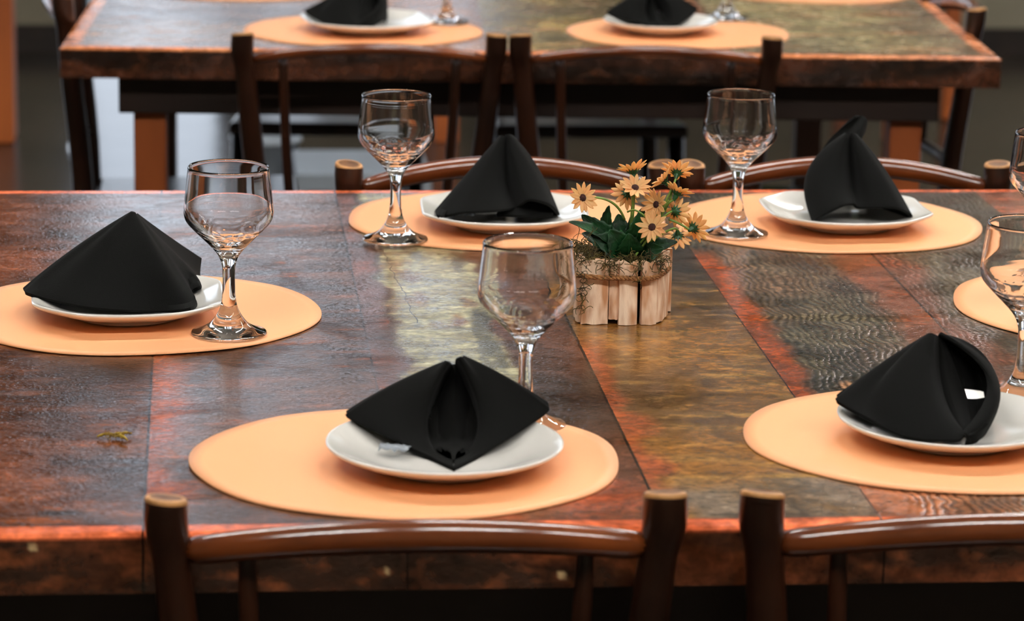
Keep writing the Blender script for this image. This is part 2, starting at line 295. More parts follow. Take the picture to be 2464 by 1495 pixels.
# ------------------------------------------------------------------ tables
def fbm(x, y, s, o=4, seed=0.0): return noise.fractal((x*s, y*s, seed), 1.0, 2.0, o)
BR = (96, 56, 34); DK = (44, 27, 18); GR = (98, 84, 66); OR = (186, 82, 34); CR = (170, 164, 122); GO = (150, 102, 46); RD = (142, 66, 40)
def mixc(a, b, t): t = max(0, min(1, t)); return tuple(x+(y-x)*t for x, y in zip(a, b))
def front_color(X, Y):
    n1 = fbm(X, Y, 5, 5, 1.7); n2 = fbm(X*1.5, Y*6, 9, 4, 4.1); n3 = fbm(X, Y, 14, 5, 9.2); wob = .012*fbm(X, Y, 18, 4, 3.3)
    wave = 0.0; x = X
    if x < -.043:
        c = mixc((124, 62, 28), (50, 27, 16), .5+1.3*n1); c = mixc(c, (150, 78, 34), .9*n2+.15)
        d = math.hypot((X+.09)/.05, (Y-2.70)/.035); c = mixc(c, (26, 14, 8), 1.3-d)                  # knot
        d = math.hypot((X+.105)/.02, (Y-2.285)/.006); c = mixc(c, (20, 12, 9), 1.4-d)
    elif x < .152:
        c = mixc((104, 66, 44), (62, 40, 30), .5+1.2*n1); c = mixc(c, (156, 80, 36), .9*n2+.1)
        e = (x+.043)/.05 + .5*fbm(X, Y, 11, 4, 6) ; c = mixc((168, 78, 36), c, smooth01(e*1.3-.1+(.9 if Y > 2.82 else 0)))
    elif x < .346:
        c = mixc((110, 62, 38), (60, 36, 24), .5+1.2*n1)
        edge = .283+wob
        pt = smooth01((edge-x)/.012)*smooth01((x-(.176+1.2*wob))/.01)*smooth01((Y-2.56+.14*fbm(X, Y, 9, 4, 8))/.1)
        cc = mixc((186, 180, 138), (140, 130, 94), .4+1.6*n2); cc = mixc(cc, (92, 88, 66), 2.0*fbm(X*2, Y*.4, 16, 4, 51)-.35); cc = mixc(cc, (120, 78, 48), 2.2*fbm(X, Y*.5, 22, 4, 77)-.55)
        c = mixc(c, cc, pt*.95)
        if x < .176+wob: c = mixc((142, 76, 56), c, .3+.9*abs(n3))
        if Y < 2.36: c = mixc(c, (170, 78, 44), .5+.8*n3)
    elif x < .511:
        c = mixc((150, 100, 44), (84, 58, 32), .5+1.4*n1); c = mixc(c, (186, 140, 70), 1.1*n2)
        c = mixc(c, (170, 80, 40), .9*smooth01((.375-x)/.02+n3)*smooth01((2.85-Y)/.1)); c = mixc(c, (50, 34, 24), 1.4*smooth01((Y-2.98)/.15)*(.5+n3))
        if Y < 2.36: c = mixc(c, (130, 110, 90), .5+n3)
    elif x < .699:
        c = mixc((92, 82, 62), (44, 38, 28), .5+1.5*n3); wave = 1.0
        c = mixc(c, (104, 74, 50), 1.2*n1)
        e = (x-.511)/.028 - .6*fbm(X*.7, Y, 9, 4, 2); o1 = smooth01((1.25-e)*1.5); o1 *= smooth01((3.22-Y)/.06)
        c = mixc(c, (164, 70, 24), o1*.93); wave *= 1-o1
        e2 = (.699-x)/.05 - .9*fbm(X, Y*.8, 8, 4, 5); o2 = smooth01((1.0-e2)*1.6)*smooth01((Y-2.72)/.1)
        c = mixc(c, (142, 66, 30), o2*.85); wave *= 1-o2
        d = math.hypot((X-.565)/.006, (Y-2.64)/.014); c = mixc(c, (150, 108, 76), .8*smooth01(1.6-d)*(.5+2*n3))
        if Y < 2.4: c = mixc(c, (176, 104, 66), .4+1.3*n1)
    elif x < .889:
        c = mixc((94, 82, 64), (48, 40, 30), .5+1.5*n3); c = mixc(c, (110, 56, 34), smooth01((.735-x)/.03+1.2*n1)); wave = .6
    else:
        c = mixc((168, 84, 46), (112, 58, 36), .5+1.3*n2)
        if x > 1.1: c = mixc((90, 66, 46), (50, 34, 24), .5+n1)
    g_ = sum(c)/3; c = tuple(max(0, min(255, (g_+(v_-g_)*1.0)*.86)) for v_ in c)
    return c, wave
def back_color(X, Y):
    c, w = back_color_(X, Y); return tuple(min(255, v_*1.12) for v_ in c), w
def back_color_(X, Y):
    n1 = fbm(X, Y, 4, 5, 21.7); n2 = fbm(X*1.5, Y*6, 6, 4, 24.1); n3 = fbm(X, Y, 10, 5, 29.2)
    if X < .45: c = mixc((104, 88, 76), (64, 46, 36), .5+1.2*n1)
    elif X < .62: c = mixc((140, 92, 52), (92, 58, 36), .5+1.4*n1)
    elif X < .98: c = mixc((132, 110, 52), (84, 72, 40), .5+1.3*n1)
    else: c = mixc((142, 128, 88), (96, 84, 62), .5+1.3*n1)
    c = mixc(c, (150, 96, 60), .9*n2)
    for s_, w in ((.11, .001), (.45, .0015), (.62, .001), (.80, .001), (.98, .004)):
        d = abs(X-s_)
        if d < w*2: c = mixc((70, 34, 20), c, smooth01(d/(w*2)))
    if .93 < X < .98: c = mixc(c, (150, 84, 46), .7)
    return c, .2
def make_top(name, parent, m, colf, x0, x1, y0, y1, step, border, th=.045, lx=0, ly=0, dk=1.0, bc=((206, 92, 54), (150, 70, 44)), spots=()):
    nx = int((x1-x0)/step); ny = int((y1-y0)/step)
    vs = []; cols = []
    for j in range(ny+1):
        for i in range(nx+1):
            X = x0+(x1-x0)*i/nx; Y = y0+(y1-y0)*j/ny
            if Y < y0+border or Y > y1-border or X < x0+border or X > x1-border:
                n = fbm(X*.6, Y, 12, 4, 13); c = mixc(bc[0], bc[1], .5+n); w = 0
                if min(abs(Y-y0-border), abs(Y-y1+border)) < step*.6: c = mixc(c, (60, 28, 18), .6)
            else: c, w = colf(X, Y)
            e = min(X-x0, x1-X, Y-y0, y1-Y); dz = -.0025*(1-smooth01(e/.004)) if e < .004 else 0
            vs.append((X-lx, Y-ly, TZ-.0+dz)); cols.append(lin(c)[:3]+(w,))
    fs = [(j*(nx+1)+i, j*(nx+1)+i+1, (j+1)*(nx+1)+i+1, (j+1)*(nx+1)+i) for j in range(ny) for i in range(nx)]
    nb = len(vs)
    ring = [i for i in range(nx+1)] + [j*(nx+1)+nx for j in range(1, ny+1)] + [ny*(nx+1)+i for i in range(nx-1, -1, -1)] + [j*(nx+1) for j in range(ny-1, 0, -1)]
    rows = 16; prev = ring
    for k in range(1, rows+1):
        cur = []
        for q in ring:
            x, y, z = vs[q]; zz = TZ-.0025-(th-.0025)*k/rows
            u = x+lx+y+ly; n = fbm(u*.5, zz*3, 9, 5, 31); n2 = fbm(u, zz*2, 30, 4, 33)
            c = mixc((122, 62, 34), (54, 32, 22), .5+1.6*n); c = mixc(c, (150, 82, 46), 1.2*n2); c = tuple(v_*dk for v_ in c)
            if y+ly < y0+.01:
                for sx_, sz_, rr_ in spots:
                    d_ = math.hypot(x+lx-sx_, (zz-sz_))/rr_; c = mixc(c, (206, 176, 128), .9*smooth01(1.5-d_))
            cur.append(len(vs)); vs.append((x, y, zz)); cols.append(lin(c)[:3]+(0,))
        m_ = len(ring)
        fs += [(prev[i], cur[i], cur[(i+1) % m_], prev[(i+1) % m_]) for i in range(m_)]
        prev = cur
    fs.append(tuple(prev))
    me = bpy.data.meshes.new(name); me.from_pydata(vs, [], fs); me.materials.append(m)
    ca = me.color_attributes.new('wood', 'FLOAT_COLOR', 'POINT'); ca.data.foreach_set('color', [v for c in cols for v in c])
    bm = bmesh.new(); bm.from_mesh(me); bmesh.ops.recalc_face_normals(bm, faces=bm.faces); bm.to_mesh(me); bm.free()
    o = bpy.data.objects.new(name, me); C.objects.link(o); o.parent = parent; return o

ft = empty('dining_table', (.53, 2.89, 0))
FX0, FX1, FY0, FY1 = -.56, 1.62, 2.231, 3.526
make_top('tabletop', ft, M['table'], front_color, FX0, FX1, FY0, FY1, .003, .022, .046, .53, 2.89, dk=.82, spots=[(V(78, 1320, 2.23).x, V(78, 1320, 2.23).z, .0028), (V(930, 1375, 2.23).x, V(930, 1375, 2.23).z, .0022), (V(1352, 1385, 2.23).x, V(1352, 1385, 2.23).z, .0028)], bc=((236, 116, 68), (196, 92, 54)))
fr = MB(); dx, dy = .53, 2.89
fr.box(FX0+.05-dx, FX1-.05-dx, FY0+.05-dy, FY0+.075-dy, .62, .714); fr.box(FX0+.05-dx, FX1-.05-dx, FY1-.075-dy, FY1-.05-dy, .62, .714)
fr.box(FX0+.05-dx, FX0+.075-dx, FY0+.075-dy, FY1-.075-dy, .62, .714); fr.box(FX1-.075-dx, FX1-.05-dx, FY0+.075-dy, FY1-.075-dy, .62, .714)
fr.build('apron', M['apron'], ft, smooth=False, bevel=.002)
for x in (FX0+.08, FX1-.15):
    for y in (FY0+.08, FY1-.15):
        MB().box(x-dx, x+.07-dx, y-dy, y+.07-dy, .001, .714).build('leg', M['orange'], ft, smooth=False, bevel=.003)
tag(ft, 'long varnished reclaimed-plank table in front, set with placemats and the daisy pot', 'table')

# far table, turned a little
BA = math.radians(-3.3); BO = Vector((-.2015, 4.592, 0)); BW, BD = 1.378, 1.25
bt2 = empty('dining_table', BO, BA)
make_top('tabletop', bt2, M['table2'], back_color, 0, BW, 0, BD, .007, .024, .045, dk=.55, bc=((222, 142, 92), (190, 110, 66)))
fr = MB(); fr.box(.08, BW-.08, .05, .07, .655, .715); fr.box(.08, BW-.08, BD-.07, BD-.05, .655, .715)
fr.box(.08, .1, .07, BD-.07, .655, .715); fr.box(BW-.1, BW-.08, .07, BD-.07, .655, .715)
fr.build('apron', M['apron'], bt2, smooth=False, bevel=.002)
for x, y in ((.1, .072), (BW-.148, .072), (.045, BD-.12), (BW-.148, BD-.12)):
    MB().box(x, x+.048, y, y+.048, .001, .655 if y < .5 else .715).build('leg', M['orange'] if y < .5 else M['chair'], bt2, smooth=False, bevel=.003)  # rear legs take the dark chair wood to stand in for shade
tag(bt2, 'blurred varnished plank table behind, with a red-brown edge and orange legs', 'table')

# ------------------------------------------------------------------ chairs
def make_chair(seed=0, Wt=.3635, rs=1.0, HT=.794, ro=-.0385):
    q = random.Random(seed); r = empty('rustic_chair', (0, 0, 0))
    for s in (-1, 1):
        x = s*Wt/2; k = q.uniform(.95, 1.05); off = q.uniform(-.0015, .0015)
        pts = [(x, -.03, HT), (x+.0005*s, -.029, HT-.012), (x+off, -.028, HT-.026), (x-s*.003, -.0265, HT-.04), (x-s*.006, -.024, HT-.07), (x-s*.012, -.018, HT-.14), (x-s*.022, -.008, HT-.22), (x-s*.03, 0, .45), (x-s*.028, -.004, .3), (x-s*.012, -.03, .12), (x-s*.004, -.05, .001)]
        rad = [.0152*k, .0156*k, .0152*k, .0128*k, .0135*k, .0148*k, .0152*k, .016, .016, .0155, .015]
        rad = [v_*1.1 for v_ in rad]; k *= 1.1; b = MB(); b.tube(pts, rad, 18, cap=False)
        c0 = Vector(pts[0]); ang = [2*math.pi*i/18 for i in range(18)]
        tl = Vector((q.uniform(-.12, .12)-s*.03, q.uniform(.05, .22), 1)).normalized()
        def ringv(rr, dz): return [Vector((c0.x+rr*math.cos(a_), c0.y+rr*math.sin(a_), c0.z+dz-(tl.x*math.cos(a_)+tl.y*math.sin(a_))*rr)) for a_ in ang]
        R0 = [Vector(v) for v in ringv(.0153*k, .001)]; R1 = ringv(.0147*k, .004); R15 = ringv(.0128*k, .0046); R3 = ringv(.0004, .0036)
        b.add(ringv(.0153*k, -.004)+R0, [(i, (i+1) % 18, 18+(i+1) % 18, 18+i) for i in range(18)])
        b.add(R0+R1+R15, [(j*18+i, j*18+(i+1) % 18, (j+1)*18+(i+1) % 18, (j+1)*18+i) for j in range(2) for i in range(18)], 2)
        b.add(R15+R3, [(i, (i+1) % 18, 18+(i+1) % 18, 18+i) for i in range(18)]+[tuple(18+i for i in range(18))], 1)
        b.build('back_post', [M['chair'], M['cut'], M['cutrim']], r, sub=1)
    n = 17; pts = []
    for i in range(n):
        t = -1+2*i/(n-1); pts.append((t*(Wt/2-.012), -.026-.034*(1-t*t), HT+ro+.0205*(1-t*t)))
    b = MB(); b.tube(pts, [rs*(.0100+.0016*(1-(-1+2*i/(n-1))**2)) for i in range(n)], 14, sq=1.1); b.build('top_rail', M['rail'], r, sub=1)
    for t in (-.34, .34):
        x = t*Wt; a = -.026-.034*(1-(2*t)**2)
        MB().tube([(x, a+.013, HT-.028), (x, a+.013, HT-.05), (x*.98, a+.018, HT-.12), (x*.95, a+.028, HT-.2), (x*.9, a+.03, .53)], [.006, .0075, .0075, .008, .0075], 12).build('spindle', M['chair'], r, sub=1)
    MB().tube([((-1+2*i/8)*(Wt/2-.028), -.006-.02*(1-(-1+2*i/8)**2), .53) for i in range(9)], .0095, 12).build('lower_rail', M['chair'], r)
    st = MB(); oz = .445
    out = [(-.15, .01), (.15, .01), (.18, .34), (-.18, .34)]
    st.add([(x, y, z) for z in (.425, .45) for x, y in out], [(3, 2, 1, 0), (4, 5, 6, 7), (0, 1, 5, 4), (1, 2, 6, 5), (2, 3, 7, 6), (3, 0, 4, 7)])
    st.build('seat', M['chair'], r, smooth=False, bevel=.008)
    for s in (-1, 1):
        MB().tube([(s*.16, .31, .43), (s*.165, .315, .2), (s*.17, .32, .001)], [.016, .016, .015], 14).build('leg', M['chair'], r)
        MB().tube([(s*.145, -.012, .2), (s*.166, .316, .2)], .009, 10).build('stretcher', M['chair'], r)
    MB().tube([(-.165, .315, .24), (.165, .315, .24)], .009, 10).build('stretcher', M['chair'], r)
    MB().tube([(-.145, -.012, .24), (.145, -.012, .24)], .009, 10).build('stretcher', M['chair'], r)
    return r
chA, chB, chC = make_chair(1), make_chair(5), make_chair(9, rs=.66, ro=-.034)
chD, chE = make_chair(11, HT=.776, ro=-.025), make_chair(12, HT=.776, ro=-.025)
used = set()
def place_chair(pr, x, y, rz, label, grp):
    o = pr if pr.name not in used else copy_tree(pr); used.add(pr.name)
    o.location = (x, y, 0); o.rotation_euler = (0, 0, rz); tag(o, label, 'chair', grp)
PI = math.pi
G1 = 'rustic chairs round the near table'; G2 = 'rustic chairs round the far table'
def mid(p0, p1, Y): return (V(*p0, Y).x+V(*p1, Y).x)/2
place_chair(chA, mid((395, 1205), (1605, 1190), 2.198), 2.226, 0, 'dark varnished log chair in the foreground, in front of the middle place setting', G1)
place_chair(chB, mid((395, 1205), (1605, 1190), 2.198)+.435, 2.226, math.radians(.5), 'dark varnished log chair in the foreground at the bottom right corner', G1)
place_chair(chD, mid((828, 398), (1605, 385), 3.575), 3.548, PI, 'brown log chair behind the near table, seen behind the napkin and daisies', G1)
place_chair(chE, mid((1667, 385), (2395, 385), 3.575)+.002, 3.548, PI, 'brown log chair behind the near table on the right, double highlight along its arched rail', G1)
place_chair(chC, mid((580, 95), (1197, 93), 4.48), 4.51, math.radians(.5), 'dark blurred chair at the far table, the left one with its back to us', G2)
place_chair(chC, mid((1257, 100), (1852, 103), 4.48), 4.50, math.radians(-2), 'dark blurred chair at the far table, the right one with its back to us', G2)
p = V(147, 25, 4.81); place_chair(chB, p.x+.03, 4.81+.235, math.radians(-90), 'dark chair at the left end of the far table, shiny curved rail', G2)
p = V(2392, 55, 4.68); place_chair(chA, p.x-.03, 4.68+.27, math.radians(88), 'dark chair at the right end of the far table, white glint on its curved rail', G2)
place_chair(chA, .25, 6.05, math.radians(177), 'dark chair on the hidden side of the far table, left one, legs seen underneath', G2)
place_chair(chB, .72, 6.03, math.radians(180), 'dark chair on the hidden side of the far table, right one, legs seen underneath', G2)

# ------------------------------------------------------------------ placemats
def placemat(cx, cy, a, b, label, grp, seed, rz=0, thick=.0016):
    q = random.Random(seed); n = 96; mb = MB(); ph = q.uniform(0, 6)
    def R_(t): return 1+.012*math.sin(3*t+ph)+.006*math.sin(7*t+2*ph)+.004*noise.noise((3*math.cos(t), 3*math.sin(t), seed))
    rings = [0, .35, .7, .93, 1.0]; vs = [(0, 0, thick)]
    for rr_ in rings[1:]:
        for k in range(n):
            t = 2*PI*k/n; c_, s_ = math.cos(t), math.sin(t); x = a*R_(t)*rr_*math.copysign(abs(c_)**.97, c_); y = b*R_(t)*rr_*math.copysign(abs(s_)**.97, s_)
            z = thick+.0012*max(0, noise.noise((x*9, y*9, seed)))*(rr_ > .6)
            vs.append((x, y, z))
    for k in range(n): v = vs[1+3*n+k]; vs.append((v[0], v[1], v[2]-thick+.0002))
    fs = [(0, 1+k, 1+(k+1) % n) for k in range(n)]
    for j in range(4): fs += [(1+j*n+k, 1+(j+1)*n+k, 1+(j+1)*n+(k+1) % n, 1+j*n+(k+1) % n) for k in range(n)]
    mb.add(vs, fs); o = mb.build('placemat', M['mat']); o.location = (cx, cy, TZ+.0004); o.rotation_euler = (0, 0, rz)
    tag(o, label, 'placemat', grp)
GM = 'peach placemats on the near table'; GF = 'peach placemats on the far table'
placemat(.163, 2.414, .171, .158, 'round peach placemat in the foreground, under the round plate and tent-folded napkin', GM, 2)
placemat(-.058, 2.925, .170, .165, 'round peach placemat on the left, cut by the photo edge, under an eight-sided plate', GM, 3)
placemat(.330, 3.352, .172, .158, 'round peach placemat behind the front middle goblet, beside the daisy pot', GM, 4)
placemat(.682, 3.334, .169, .160, 'round peach placemat at the back right of the near table, under an eight-sided plate', GM, 5)
placemat(.617, 2.465, .171, .163, 'round peach placemat at lower right, under the plate with the loop-shaped napkin', GM, 6)
placemat(.898, 2.93, .168, .165, 'round peach placemat on the right edge, empty, partly behind the goblet', GM, 7)
placemat(.246, 4.762, .181, .162, 'peach placemat on the far table left, nearest the camera', GF, 8, BA)
placemat(.728, 4.752, .170, .162, 'peach placemat on the far table right, nearest the camera', GF, 9, BA)
placemat(1.03, 5.245, .172, .162, 'peach placemat at the top edge right, only its rim in view', GF, 10, BA)
placemat(.075, 5.247, .172, .162, 'peach placemat at the top edge left, only a sliver in view', GF, 11, BA)

# ------------------------------------------------------------------ plates
def plate_mesh(kind):
    # profile: (radius fraction, height); outer outline round or square with cut corners
    prof = [(.0, .0035), (.50, .0035), (.54, .0005), (.565, .0005), (.585, .004), (.72, .0075), (.88, .0118), (.985, .0165), (1.0, .0185), (.99, .0202), (.965, .0202), (.86, .0165), (.70, .0108), (.58, .0075), (.3, .0068), (.0, .0068)]
    if kind == 'round': prof = [(r, z+(.0008 if .97 < r else 0)) for r, z in prof]
    n = 96; mb = MB(); vs = []
    Rr = .0945
    def out(t):
        if kind == 'round': return 1.0
        hs, cc = .96, 1.46                        # half side and corner cut of the octagon, softened
        c_, s_ = abs(math.cos(t)), abs(math.sin(t)); p = 26
        return ((c_/hs)**p+(s_/hs)**p+((c_+s_)/cc)**p)**(-1/p)
    for r, z in prof:
        for k in range(n):
            t = 2*PI*k/n; m_ = 1+(out(t)-1)*smooth01((r-.57)/.25) if kind != 'round' else 1.0
            zz = z
            if kind != 'round' and r > .8: zz += .0016*((out(t)-.96)/.1)*smooth01((r-.8)/.2)
            vs.append((r*Rr*m_*math.cos(t), r*Rr*m_*math.sin(t), zz))
    m = len(prof); fs = [(i*n+k, i*n+(k+1) % n, (i+1)*n+(k+1) % n, (i+1)*n+k) for i in range(m-1) for k in range(n)]
    mb.add(vs, fs); o = mb.build('dinner_plate', M['china'], sub=1); return o
pr_round = plate_mesh('round'); pr_oct = plate_mesh('oct'); usedp = set()
GP = 'white plates with folded napkins'
def plate(pr, c, rz, label, s=1.0, dz=.0024):
    o = pr if pr.name not in usedp else copy_tree(pr); usedp.add(pr.name)
    o.location = (c[0], c[1], TZ+dz); o.rotation_euler = (0, 0, rz); o.scale = (s, s, 1); tag(o, label, 'plate', GP)
R_ = math.radians
P1 = at(1070, 1068, .780); P2 = at(309, 712, .780); P3 = at(1212, 504, .780); P4 = at(2034, 504, .780); P5 = at(2290, 1007, .780); Q1 = at(885, 47, .780); Q2 = at(1590, 50, .780)
plate(pr_round, P1, 0, 'round white china plate in the foreground middle, thick rim')
plate(pr_round, P5, 0, 'round white china plate at lower right, cut by the photo edge')
plate(pr_oct, P2, R_(3), 'eight-sided white plate on the left placemat', 1.0)
plate(pr_oct, P3, R_(-2), 'eight-sided white plate at the back, left of the daisy pot', .99)
plate(pr_oct, P4, R_(2), 'eight-sided white plate at the back right under the pointed napkin', .98)
plate(pr_oct, Q1, R_(12), 'blurred white plate on the far table, the left one', 1.06)
plate(pr_round, Q2, 0, 'blurred white plate on the far table, the right one', .93)

# ------------------------------------------------------------------ napkins: cloth swept from a peak to a folded lower edge
def catmull(P, t):
    n = len(P); i = min(int(t), n-2); u = t-i
    p0, p1, p2, p3 = P[max(i-1, 0)], P[i], P[i+1], P[min(i+2, n-1)]
    return .5*((2*p1)+(-p0+p2)*u+(2*p0-5*p1+4*p2-p3)*u*u+(-p0+3*p1-3*p2+p3)*u**3)
def sheet(mb, cols, res=7, rows=16, sharp=False):
    # cols: list of (peak, through, base) points
    T = [Vector(c[0]) for c in cols]; B = [Vector(c[2]) for c in cols]
    Mc = [Vector(c[1])*2-(Vector(c[0])+Vector(c[2]))*.5 if c[1] is not None else (Vector(c[0])+Vector(c[2]))*.5 for c in cols]
    n = (len(cols)-1)*res; vs = []
    def ev(P, t):
        if sharp: i = min(int(t), len(P)-2); return P[i].lerp(P[i+1], t-i)
        return catmull(P, t)
    for k in range(n+1):
        t = k/res; a, b, c = ev(T, t), ev(Mc, t), ev(B, t)
        for j in range(rows+1):
            u = j/rows; vs.append(a*(1-u)**2+b*2*u*(1-u)+c*u*u)
    w = rows+1; mb.add(vs, [(k*w+j, (k+1)*w+j, (k+1)*w+j+1, k*w+j+1) for k in range(n) for j in range(rows)])
PH = [(0, .0068), (.3, .0068), (.58, .0075), (.70, .0108), (.86, .0165), (.965, .0205), (1.0, .0205)]
def plate_h(d):                                 # height of a plate's upper face at distance d from its middle
    f_ = d/.0945
    if f_ > 1.03: return -.0015
    for (a, za), (b, zb) in zip(PH, PH[1:]):
        if f_ <= b: return za+(zb-za)*(f_-a)/(b-a)
    return .0205
def napkin(mbs, org, label, grp, thick=.0032, pc=None):
    pc = Vector((org[0], org[1]-.02, 0))
    for i, p in enumerate(mbs.v):
        for _ in range(14):
            need = TZ+.0024+plate_h(math.hypot(p.x-pc.x, p.y-pc.y))+thick*.5+.0002
            if p.z >= need-1e-5: break
            d = CAM-p; p = p+d*((need-p.z)/d.z)*.7
        if p.z < need: p = Vector((p.x, p.y, need))
        mbs.v[i] = p
    o = mbs.build('napkin', M['cloth'], org=org, solid=thick, weld=True)
    q = o.modifiers.new('round', 'BEVEL'); q.width = thick*.35; q.segments = 2; q.limit_method = 'ANGLE'
    tag(o, label, 'napkin', grp); return o
GN = 'black folded napkins on plates'
def v(x, y, Y): return V(x, y, Y)
base_z = TZ+.0024+.0068+.0028
def lift(mb):                                   # nothing of a napkin may sink into its plate
    return mb
# front middle
n1 = MB()
sheet(n1, [(v(1088, 884, 2.492), v(1036, 1010, 2.485), v(1085, 1095, 2.408)),
           (v(1080, 874, 2.480), v(1024, 1025, 2.452), v(1088, 1114, 2.386)),
           (v(1078, 872, 2.470), v(1021, 1030, 2.430), v(1091, 1124, 2.374)),
           (v(1074, 873, 2.468), v(1010, 1032, 2.424), v(1086, 1127, 2.372)),
           (v(1070, 876, 2.474), v(955, 1000, 2.435), v(985, 1079, 2.40)),
           (v(1070, 875, 2.478), v(940, 946, 2.46), v(848, 1012, 2.448)),
           (v(1072, 873, 2.482), v(938, 934, 2.470), v(836, 1000, 2.456)),
           (v(1075, 872, 2.486), v(945, 936, 2.482), v(850, 992, 2.468)),
           (v(1085, 875, 2.492), v(1000, 960, 2.50), v(960, 1018, 2.49)),
           (v(1092, 880, 2.498), v(1088, 960, 2.51), v(1088, 1024, 2.495)),
           (v(1105, 872, 2.492), v(1170, 955, 2.50), v(1215, 1014, 2.49)),
           (v(1112, 862, 2.486), v(1212, 918, 2.482), v(1303, 970, 2.468)),
           (v(1114, 860, 2.482), v(1224, 916, 2.470), v(1319, 984, 2.456)),
           (v(1112, 862, 2.478), v(1218, 934, 2.46), v(1306, 1002, 2.448)),
           (v(1112, 864, 2.474), v(1202, 992, 2.435), v(1185, 1080, 2.40)),
           (v(1110, 862, 2.468), v(1170, 1024, 2.424), v(1098, 1127, 2.372)),
           (v(1104, 860, 2.470), v(1158, 1022, 2.430), v(1092, 1124, 2.374)),
           (v(1100, 864, 2.480), v(1154, 1017, 2.452), v(1094, 1114, 2.386)),
           (v(1098, 880, 2.492), v(1142, 1002, 2.485), v(1098, 1095, 2.408))])
sheet(n1, [(v(1084, 890, 2.505), v(1034, 1010, 2.475), v(1052, 1094, 2.42)), (v(1088, 886, 2.503), v(1046, 1010, 2.482), v(1058, 1098, 2.425)), (v(1091, 884, 2.50), v(1062, 1008, 2.466), v(1068, 1104, 2.408)),
           (v(1096, 880, 2.492), v(1090, 1008, 2.452), v(1090, 1112, 2.392)), (v(1101, 884, 2.50), v(1118, 1008, 2.466), v(1112, 1104, 2.408)), (v(1103, 886, 2.503), v(1132, 1008, 2.482), v(1122, 1098, 2.425)), (v(1106, 890, 2.505), v(1146, 1006, 2.475), v(1130, 1094, 2.42))])
napkin(n1, (P1.x, P1.y+.02, TZ), 'black napkin folded as a tent with a central slit, foreground middle plate', GN)
# lower right, turned to the side
n5 = MB()
sheet(n5, [(v(2262, 815, 2.535), v(2285, 940, 2.52), v(2318, 1030, 2.48)),
           (v(2248, 808, 2.52), v(2262, 940, 2.485), v(2312, 1036, 2.43)),
           (v(2245, 806, 2.512), v(2250, 945, 2.462), v(2318, 1052, 2.415)),
           (v(2240, 805, 2.510), v(2225, 945, 2.455), v(2290, 1062, 2.41)),
           (v(2236, 806, 2.512), v(2150, 920, 2.47), v(2180, 1052, 2.42)),
           (v(2233, 808, 2.516), v(2110, 930, 2.48), v(2090, 1010, 2.445)),
           (v(2232, 808, 2.520), v(2110, 895, 2.495), v(2020, 972, 2.465)),
           (v(2232, 808, 2.526), v(2112, 885, 2.505), v(2014, 962, 2.475)),
           (v(2236, 806, 2.530), v(2125, 888, 2.515), v(2030, 955, 2.487)),
           (v(2250, 806, 2.540), v(2200, 900, 2.545), v(2160, 990, 2.545)),
           (v(2262, 812, 2.548), v(2262, 905, 2.57), v(2262, 1000, 2.565))])
sheet(n5, [(v(2330, 1046, 2.405), None, v(2322, 1068, 2.410)), (v(2350, 1040, 2.402), None, v(2345, 1064, 2.408)), (v(2375, 1018, 2.405), None, v(2362, 1046, 2.412))])
sheet(n5, [(v(2258, 806, 2.53), v(2376, 905, 2.475), v(2318, 1042, 2.412)),
           (v(2262, 803, 2.525), v(2388, 925, 2.46), v(2326, 1050, 2.405)),
           (v(2266, 805, 2.525), v(2397, 925, 2.465), v(2335, 1064, 2.408)),
           (v(2266, 806, 2.535), v(2394, 905, 2.485), v(2366, 1046, 2.43)),
           (v(2266, 808, 2.540), v(2372, 868, 2.51), v(2388, 1000, 2.47)),
           (v(2264, 810, 2.545), v(2345, 872, 2.53), v(2378, 1000, 2.50))], res=6)
sheet(n5, [(v(2258, 812, 2.54), v(2262, 930, 2.50), v(2300, 1035, 2.45)), (v(2262, 812, 2.53), v(2282, 930, 2.488), v(2318, 1040, 2.43)), (v(2266, 812, 2.535), v(2306, 930, 2.498), v(2336, 1040, 2.44)), (v(2268, 814, 2.545), v(2314, 930, 2.515), v(2342, 1036, 2.46))])
sheet(n5, [(v(2264, 812, 2.545), v(2296, 868, 2.525), v(2318, 934, 2.50)), (v(2268, 812, 2.55), v(2328, 868, 2.54), v(2350, 938, 2.525)), (v(2270, 812, 2.545), v(2356, 876, 2.52), v(2390, 950, 2.49))], res=4)
sheet(n5, [(v(2322, 962, 2.50), v(2330, 1000, 2.47), v(2338, 1036, 2.44)), (v(2352, 964, 2.52), v(2352, 1004, 2.48), v(2350, 1040, 2.44)), (v(2388, 955, 2.49), v(2380, 1000, 2.46), v(2364, 1032, 2.43))], res=4)
napkin(n5, (P5.x, P5.y+.02, TZ), 'black napkin turned sideways with an open loop on its right, lower right plate', GN)
